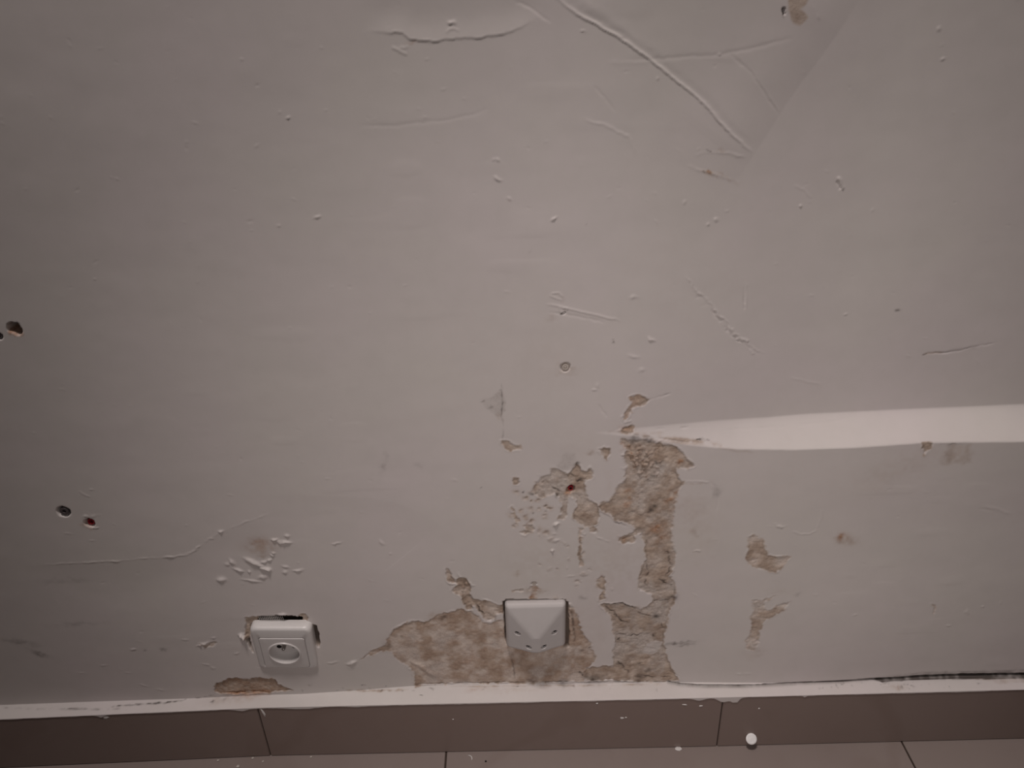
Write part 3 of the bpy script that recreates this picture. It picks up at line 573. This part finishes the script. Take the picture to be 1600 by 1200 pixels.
# ---------------------------------------------------------------- skirting tiles
def box_tile(x0, x1, name, parent):
    y0, y1 = float(skirt_y(x0)), float(skirt_y(x1)); g = .0007; th = .0085
    x0 += g; x1 -= g
    bm = bmesh.new()
    P = [bm.verts.new(p) for p in ((x0, y0, .0008), (x1, y1, .0008), (x1, y1+th, .0008), (x0, y0+th, .0008), (x0, y0, SK_H), (x1, y1, SK_H), (x1, y1+th, SK_H), (x0, y0+th, SK_H))]
    for f in ((0, 1, 5, 4), (1, 2, 6, 5), (2, 3, 7, 6), (3, 0, 4, 7), (4, 5, 6, 7), (3, 2, 1, 0)): bm.faces.new([P[i] for i in f])
    bmesh.ops.bevel(bm, geom=list(bm.edges), offset=.0007, segments=2, affect='EDGES')
    bmesh.ops.recalc_face_normals(bm, faces=bm.faces)
    m = bpy.data.meshes.new(name); bm.to_mesh(m); bm.free(); m.materials.append(M_TILE)
    o = bpy.data.objects.new(name, m); col.objects.link(o); o.parent = parent
    return o
jx = [-2.2, -1.55, -0.95, -0.3465, 0.2455, 0.85, 1.45, 2.2]
gv, gf = [], []
for k, x in enumerate(jx):
    y = float(skirt_y(x)); gv += [(x, y+.0016, 0), (x, y+.009, 0), (x, y+.0016, SK_H-.001), (x, y+.009, SK_H-.001)]
    if k: a = 4*(k-1); b = 4*k; gf += [(a, b, b+2, a+2), (a+1, a+3, b+3, b+1), (a+2, b+2, b+3, a+3), (a, a+1, b+1, b)]
base = link_mesh('baseboard_back', gv, gf, M_GROUT, smooth=False); tag(base, kind='structure')
tiles = [box_tile(a, b, 'skirting_tile', base) for a, b in zip(jx[:-1], jx[1:])]
# paint spots and runs on the tile faces
def face_pt(px, py):
    p = hit_y(px, py, -.02)
    for _ in range(6): p = hit_y(px, py, skirt_y(p[0]))
    return float(p[0, 0]), float(p[1, 0]), float(p[2, 0])
def spot(px, py, rx, ry, seed, ang=0, name='paint_spot', mat=None, th=.0007):
    X, Yy, Z = face_pt(px, py); rr = random.Random(seed); n = 20; v = []; c, s = math.cos(ang), math.sin(ang)
    tile = next(t for t, a, b in zip(tiles, jx[:-1], jx[1:]) if a <= X < b)
    for ring, h in ((1, 0), (.75, .7), (.35, 1)):
        for k in range(n):
            a = 2*math.pi*k/n; w = 1+.18*math.sin(3*a+seed)+.1*math.sin(5*a+seed*2)
            u, q = rx*ring*w*math.cos(a), ry*ring*w*math.sin(a)
            v.append((X+u*c-q*s, Yy+.0001-th*h, Z+u*s+q*c))
    v.append((X, Yy-th, Z)); f = []
    for q in range(2):
        for k in range(n): f.append((q*n+k, q*n+(k+1) % n, (q+1)*n+(k+1) % n, (q+1)*n+k))
    for k in range(n): f.append((2*n+k, 2*n+(k+1) % n, 3*n))
    o = link_mesh(name, v, f, mat or M_PAINT, tile); return o
for k, (px, py, a, b, g) in enumerate(((972, 1122, .0026, .0018, 0), (978, 1121, .0014, .0010, 0), (1186, 1107, .0013, .0012, 0), (1070, 1101, .0035, .0009, -.2), (933, 1099, .0015, .0012, 0), (708, 1124, .001, .001, 0), (165, 1121, .004, .003, 0), (1095, 1103, .0025, .0014, .2))):
    spot(px, py, a, b, k+1, g)
spot(411, 1113, .0016, .0085, 40, .22, 'paint_run', th=.0009)

# small white disc on the skirting
X, Yy, Z = face_pt(1174, 1154)
_q = hit_y(1174, 1154.5, Yy-.0044)[:, 0]
disc = empty('round_cap', (_q[0], _q[1], _q[2])); disc.rotation_euler = (math.radians(-38), 0, 0)
tag(disc, 'small round white plastic cap leaning on the brown skirting tile, right of centre', 'cap')
def lathe(profile, n=40, axis='Y'):
    v, f = [], []
    for (rr, h) in profile:
        for k in range(n):
            a = 2*math.pi*k/n; v.append((rr*math.cos(a), -h, rr*math.sin(a)))
    for q in range(len(profile)-1):
        for k in range(n): f.append((q*n+k, q*n+(k+1) % n, (q+1)*n+(k+1) % n, (q+1)*n+k))
    f.append(tuple(range(n))); f.append(tuple((len(profile)-1)*n+k for k in range(n)))
    return v, f
v, f = lathe([(.0066, -.0012), (.0070, -.0009), (.0071, .0003), (.0068, .0007), (.0063, .0008)])
link_mesh('cap_rim', v, f, M_CAP, disc)
v, f = lathe([(.0064, .0004), (.0063, .0008), (.0056, .0010), (.0045, .0009), (.0030, .0010), (.0014, .0011), (.0002, .0011)])
link_mesh('cap_face', v, f, M_CAP, disc)

# ---------------------------------------------------------------- floor
j0 = float(hit_z(697, 1178)[0, 0]); fv, ff = [], []
bm = bmesh.new(); T = .60; g = .0012
for i in range(-4, 4):
    for j in range(5):
        x0 = j0+i*T+g; x1 = j0+(i+1)*T-g; y1 = (.06 if j == 0 else -.02-j*T+T*1.0)-g-(.0 if j == 0 else .0); y0 = -.02-(j+1)*T+T*0+g
        if j == 0: y1 = .06
        else: y1 = -.02-j*T-g
        P = [bm.verts.new(p) for p in ((x0, y0, -.009), (x1, y0, -.009), (x1, y1, -.009), (x0, y1, -.009), (x0, y0, 0), (x1, y0, 0), (x1, y1, 0), (x0, y1, 0))]
        for q in ((0, 1, 5, 4), (1, 2, 6, 5), (2, 3, 7, 6), (3, 0, 4, 7), (4, 5, 6, 7), (3, 2, 1, 0)): bm.faces.new([P[a] for a in q])
bmesh.ops.bevel(bm, geom=list(bm.edges), offset=.0006, segments=1, affect='EDGES')
nt_ = len(bm.faces)
P = [bm.verts.new(p) for p in ((-2.6, -3.1, -.0014), (2.6, -3.1, -.0014), (2.6, .06, -.0014), (-2.6, .06, -.0014))]
gf_ = bm.faces.new(P)
bmesh.ops.recalc_face_normals(bm, faces=bm.faces); gf_.material_index = 1
if gf_.normal.z < 0: gf_.normal_flip()
m = bpy.data.meshes.new('floor'); bm.to_mesh(m); bm.free(); m.materials.append(M_FLOOR); m.materials.append(M_GROUT)
floor = bpy.data.objects.new('floor', m); col.objects.link(floor); tag(floor, kind='structure')

# crumbs lying on the floor
def crumb(name, px, py, r0, seed, label, cat, mat, flat=.6, group=None):
    p = hit_z(px, py, 0.0)[:, 0]; rr = random.Random(seed)
    bm = bmesh.new(); bmesh.ops.create_icosphere(bm, subdivisions=2, radius=1)
    for v in bm.verts:
        k = 1+rr.uniform(-.22, .22); v.co = Vector((v.co.x*r0*k*1.15, v.co.y*r0*k, v.co.z*r0*k*flat))
    mz = min(v.co.z for v in bm.verts)
    for v in bm.verts: v.co.z -= mz
    m = bpy.data.meshes.new(name); bm.to_mesh(m); bm.free(); m.materials.append(mat)
    o = bpy.data.objects.new(name, m); col.objects.link(o); o.location = (p[0], p[1], 0.0)
    tag(o, label, cat, group); return o
# curled white shaving
def tube(pts, rad, n=8):
    v, f = [], []; pts = [Vector(p) for p in pts]
    for i, p in enumerate(pts):
        t = (pts[min(i+1, len(pts)-1)]-pts[max(i-1, 0)]).normalized(); a = t.cross(Vector((.3, .2, 1))).normalized(); b = t.cross(a)
        rr = rad*(.35 if i in (0, len(pts)-1) else 1)
        for k in range(n): q = 2*math.pi*k/n; v.append(p+a*rr*math.cos(q)+b*rr*math.sin(q))
    for i in range(len(pts)-1):
        for k in range(n): f.append((i*n+k, i*n+(k+1) % n, (i+1)*n+(k+1) % n, (i+1)*n+k))
    f.append(tuple(range(n))); f.append(tuple((len(pts)-1)*n+k for k in range(n)))
    return v, f
pp = [hit_z(x, y, 0.0007)[:, 0] for x, y in ((731, 1180), (734, 1180.5), (736.5, 1182), (737.5, 1185), (737, 1188))]
v, f = tube([(p[0], p[1], .0008) for p in pp], .0007)
o = link_mesh('paint_shaving', v, f, M_PAINT); tag(o, 'thin curled white paint shaving on the floor tile', 'shaving')
crumb('dark_crumb', 759, 1190, .0011, 2, 'single tiny black crumb on the floor tile', 'crumb', M_DARK)
crumb('plaster_flake', 1060, 1170.5, .0034, 3, 'flat pale plaster flake against the foot of the skirting', 'flake', M_PAINT, .2)
crumb('plaster_crumb', 341, 1188.5, .0013, 4, 'white plaster crumb on the floor, leftmost of the crumbs', 'crumb', M_CRUMB, group='plaster crumbs on the floor')
crumb('plaster_crumb', 395, 1185, .0014, 5, 'white plaster crumb on the floor close to the skirting, below the socket', 'crumb', M_CRUMB, group='plaster crumbs on the floor')
crumb('plaster_crumb', 372, 1198.5, .0020, 6, 'larger white plaster crumb at the bottom edge of the photo, below the socket', 'crumb', M_CRUMB, group='plaster crumbs on the floor')
crumb('plaster_crumb', 411, 1190, .0012, 7, 'small plaster crumb on the floor below the left skirting joint', 'crumb', M_CRUMB, group='plaster crumbs on the floor')
crumb('plaster_crumb', 486, 1183, .0012, 8, 'small white plaster crumb on the floor, right of the left skirting joint', 'crumb', M_CRUMB, group='plaster crumbs on the floor')

# ---------------------------------------------------------------- loft helper for the plates
def rrect(w, h, r, n=96, cx=0, cy=0):
    """rounded rectangle sampled by angle"""
    out = []
    for k in range(n):
        a = 2*math.pi*(k+.5)/n; c, s = math.cos(a), math.sin(a)
        hw, hh = w/2, h/2; t = min(hw/abs(c) if c else 9, hh/abs(s) if s else 9); x, y = c*t, s*t
        ix, iy = hw-r, hh-r
        if abs(x) > ix and abs(y) > iy:      # corner arc
            sx, sy = math.copysign(1, c), math.copysign(1, s); px, py = sx*ix, sy*iy
            B = c*px+s*py; C = px*px+py*py-r*r; t = B+math.sqrt(max(B*B-C, 0)); x, y = c*t, s*t
        out.append((x+cx, y+cy))
    return out
def loft(loops, cap0=False, cap1=False):
    """loops: list of (outline, height or function); local x right, z up, -y out of the wall"""
    v, f = [], []; n = len(loops[0][0])
    for pts, h in loops:
        for (x, z) in pts: v.append((x, -(h(x, z) if callable(h) else h), z))
    for q in range(len(loops)-1):
        for k in range(n): f.append((q*n+k, q*n+(k+1) % n, (q+1)*n+(k+1) % n, (q+1)*n+k))
    if cap0: f.append(tuple(range(n)))
    if cap1: f.append(tuple((len(loops)-1)*n+k for k in range(n)))
    return v, f
def at_wall(px, py, out=0.0):
    p = hit_y(px, py, -out)[:, 0]; return Vector((p[0], -out, p[2]))

# ---------------------------------------------------------------- power socket (left)
p = at_wall(443.5, 1014.5, .008)
sock = empty('power_socket', (p.x, 0.0, p.z))
sock.rotation_euler = (math.radians(6.0), math.radians(3.0), 0)
tag(sock, 'white round-well power socket, slightly crooked, with broken plaster and mesh above it', 'socket')
SW, SH_ = .0735, .0775
IW = .0550; ICZ = -.0055; FY = .0078
lo_ = [(rrect(SW, SH_, .006), -.006), (rrect(SW, SH_, .006), .0030), (rrect(SW-.0012, SH_-.0012, .006), .0056), (rrect(SW-.004, SH_-.004, .0055), .0073), (rrect(SW-.0075, SH_-.0075, .005), FY),
       (rrect(IW+.0022, IW+.0022, .0012, cy=ICZ), FY+.0004), (rrect(IW+.0012, IW+.0012, .001, cy=ICZ), FY), (rrect(IW+.0010, IW+.0010, .001, cy=ICZ), .003)]
v, f = loft(lo_, cap0=True); link_mesh('frame', v, f, M_PLAST, sock, angle=40)
CR_ = .0182
def circ(r, n=96, cz=0): return [(r*math.cos(2*math.pi*(k+.5)/n), r*math.sin(2*math.pi*(k+.5)/n)+cz) for k in range(n)]
lo_ = [(rrect(IW, IW, .001, cy=ICZ), .003), (rrect(IW, IW, .001, cy=ICZ), FY+.0002), (rrect(IW-.001, IW-.001, .001, cy=ICZ), FY+.0010), (rrect(IW-.006, IW-.006, .002, cy=ICZ), FY+.0012),
       (circ(CR_+.0022, cz=ICZ), FY+.0012), (circ(CR_+.0017, cz=ICZ), FY+.0024), (circ(CR_+.0006, cz=ICZ), FY+.0026), (circ(CR_, cz=ICZ), FY+.0018)]
v, f = loft(lo_); ins = link_mesh('centre_plate', v, f, M_PLAST2, sock, angle=35)
DEP = .0105
lo_ = [(circ(CR_, cz=ICZ), FY+.0018), (circ(CR_-.0006, cz=ICZ), FY-.004), (circ(CR_-.0010, cz=ICZ), FY-DEP+.002), (circ(CR_-.0025, cz=ICZ), FY-DEP), (circ(.003, cz=ICZ), FY-DEP)]
v, f = loft(lo_, cap1=True); well = link_mesh('well', v, f, M_PLAST2, sock, angle=50)
for s in (-1, 1):
    v, f = lathe([(.0030, -.0002), (.0030, .0003), (.0026, .0004), (.0001, .0004)], 24)
    v = [(a+s*.0095, b-(FY-DEP), c+ICZ-.0025) for a, b, c in v]; link_mesh('pin_hole', v, f, M_DARK, well)
v, f = lathe([(.0024, -.001), (.0024, .0075), (.0018, .0095), (.0006, .0102)], 24)
v = [(a-.0015, b-(FY-DEP), c+ICZ+.0035) for a, b, c in v]; link_mesh('earth_pin', v, f, M_STEEL, well)

# strip of plaster mesh in the gap above the socket
def wire_mesh(px0, px1, py0, py1, name):
    a = at_wall(px0, py0, .0); b = at_wall(px1, py1, .0); vv, ff = [], []
    def bar(p, q, r0):
        t, g2 = tube([p, (Vector(p)+Vector(q))/2, q], r0, 6); k = len(vv); vv.extend(t); ff.extend([tuple(i+k for i in z) for z in g2])
    n = 13
    for k in range(n+1):
        x = a.x+(b.x-a.x)*k/n; bar((x, -.0004, a.z), (x+.0006, .0006, b.z), .00034)
    for k in range(4):
        z = a.z+(b.z-a.z)*k/3; bar((a.x, .0001, z), (b.x, .0001, z-.0004), .00034)
    o = link_mesh(name, vv, ff, M_MESH)
    tag(o, 'short strip of wire plaster mesh bared in the dark gap above the power socket', 'wire mesh'); return o
wire_mesh(404, 443, 963, 971, 'plaster_mesh')

# ---------------------------------------------------------------- cable outlet cover (middle)
p = at_wall(837, 977.5, .006)
cov = empty('cable_outlet', (p.x, 0.0, p.z)); cov.rotation_euler = (0, math.radians(0.6), 0)
tag(cov, 'blank white cable outlet cover with a raised wedge and four small holes', 'outlet cover')
CW, CH_ = .0730, .0695
EDGE = .0065
HOLES = [(-.0222, -.0060), (.0222, -.0060), (-.0092, -.0245), (.0092, -.0245)]
def cover_h(x, z):
    t = (CH_/2-z)/CH_; s = 1-abs(x)/(CW/2)
    a, b = .0205*t, .0135*s+.0006
    k = .0016; hh = np.clip(.5+.5*(b-a)/k, 0, 1); m_ = b*(1-hh)+a*hh-k*hh*(1-hh)
    cen = .0150
    m_ = m_-.0 if True else m_
    m_ = np.minimum(m_, cen-np.sqrt(x*x+.00006)*.30)
    return EDGE+m_
n = 120
gx = np.linspace(-1, 1, n); vv, ff = [], []
outl = []
for j in range(n):
    for i in range(n):
        u, q = gx[i], gx[j]; x, z = u*CW/2, q*CH_/2
        rc = .0042; ax, az = CW/2-rc, CH_/2-rc           # pull corners to a radius
        if abs(x) > ax and abs(z) > az:
            dx, dz = abs(x)-ax, abs(z)-az; L_ = max(dx, dz); dd = math.hypot(dx, dz)
            if dd > 0: k = L_/dd; x = math.copysign(ax+dx*k, x); z = math.copysign(az+dz*k, z)
        h = float(cover_h(x, z))
        e = min(CW/2-abs(u*CW/2), CH_/2-abs(q*CH_/2)); rd = .0048
        if e < rd: h -= rd-math.sqrt(max(rd*rd-(rd-e)**2, 0))
        for hx, hz in HOLES:
            ang = math.radians(-25 if hx < 0 else 25); du, dv = x-hx, z-hz
            a_, b_ = du*math.cos(ang)+dv*math.sin(ang), -du*math.sin(ang)+dv*math.cos(ang)
            rr = math.hypot(a_/.0036, b_/.0029); h -= .0045*float(1-sstep(.75, 1.05, rr))
        vv.append((x, -h, z))
for j in range(n-1):
    for i in range(n-1): a = j*n+i; ff.append((a, a+1, a+n+1, a+n))
ring = [i for i in range(n)]+[j*n+n-1 for j in range(1, n)]+[(n-1)*n+i for i in range(n-2, -1, -1)]+[j*n for j in range(n-2, 0, -1)]
k0 = len(vv)
for q in ring: x, y, z = vv[q]; vv.append((x, .006, z))
for k in range(len(ring)): k2 = (k+1) % len(ring); ff.append((ring[k], ring[k2], k0+k2, k0+k))
link_mesh('cover_plate', vv, ff, M_COVER, cov, angle=60)
for hx, hz in HOLES:
    h = float(cover_h(hx, hz))-.0040
    v, f = lathe([(.0032, -.0004), (.0032, .0003), (.0001, .0004)], 20)
    ang = math.radians(-25 if hx < 0 else 25)
    w_ = []
    for a, b, c in v:
        c *= .72; w_.append((hx+a*math.cos(ang)-c*math.sin(ang), b-h, hz+a*math.sin(ang)+c*math.cos(ang)))
    link_mesh('screw_hole', w_, f, M_DARK, cov)

# ---------------------------------------------------------------- wall plugs
def plug(px, py, r0, hole, depth, mat, label, name='wall_plug', inner=M_DARK, proud=0.0004, slot=False, ysurf=0.0, ry=0):
    pq = hit_y(px, py, ysurf)[:, 0]; root = empty(name, (pq[0], ysurf, pq[2]))
    root.rotation_euler = (0, ry, 0)
    tag(root, label, 'wall plug', 'wall plugs left in drilled holes')
    v, f = [], []
    prof = [(r0, -.012), (r0, proud-.0005), (r0*.93, proud), (hole*1.12, proud), (hole, proud-.0006), (hole*.92, -depth)]
    n = 36
    for (rr, h) in prof:
        for k in range(n):
            a = 2*math.pi*k/n; w_ = 1+.03*math.sin(3*a+px); v.append((rr*w_*math.cos(a), -h, rr*w_*math.sin(a)))
    for q in range(len(prof)-1):
        for k in range(n): f.append((q*n+k, q*n+(k+1) % n, (q+1)*n+(k+1) % n, (q+1)*n+k))
    link_mesh('sleeve', v, f, mat, root, angle=50)
    v, f = lathe([(hole, -depth-.0006), (hole, -depth), (.0001, -depth)], 28); link_mesh('bore', v, f, inner, root)
    return root
plug(99.5, 800, .0049, .0020, .004, M_GREYP, 'dark grey wall plug with open bore, left of the red one', proud=-.0008)
plug(140.5, 817.5, .0040, .0023, .005, M_RED, 'red wall plug in a chipped hole, right of the dark grey one', proud=-.0022)
plug(-2.5, 526, .0030, .0014, .004, M_GREYP, 'dark wall plug cut by the left edge of the photo beside the broken drill hole', proud=-.0012)
plug(892, 766, .0030, .0015, .004, M_RED, 'red wall plug sunk in the bare plaster of the peeled patch', proud=-.0035)
plug(883.5, 574, .0034, .0016, .0008, M_TAN, 'plaster-coloured wall plug high above the cable outlet cover', inner=M_TAN, proud=-.0006)
plug(834.5, 912.5, .0020, .0010, .001, M_TAN, 'tiny painted-over wall plug just above the cable outlet cover', inner=M_TAN, proud=-.0004)
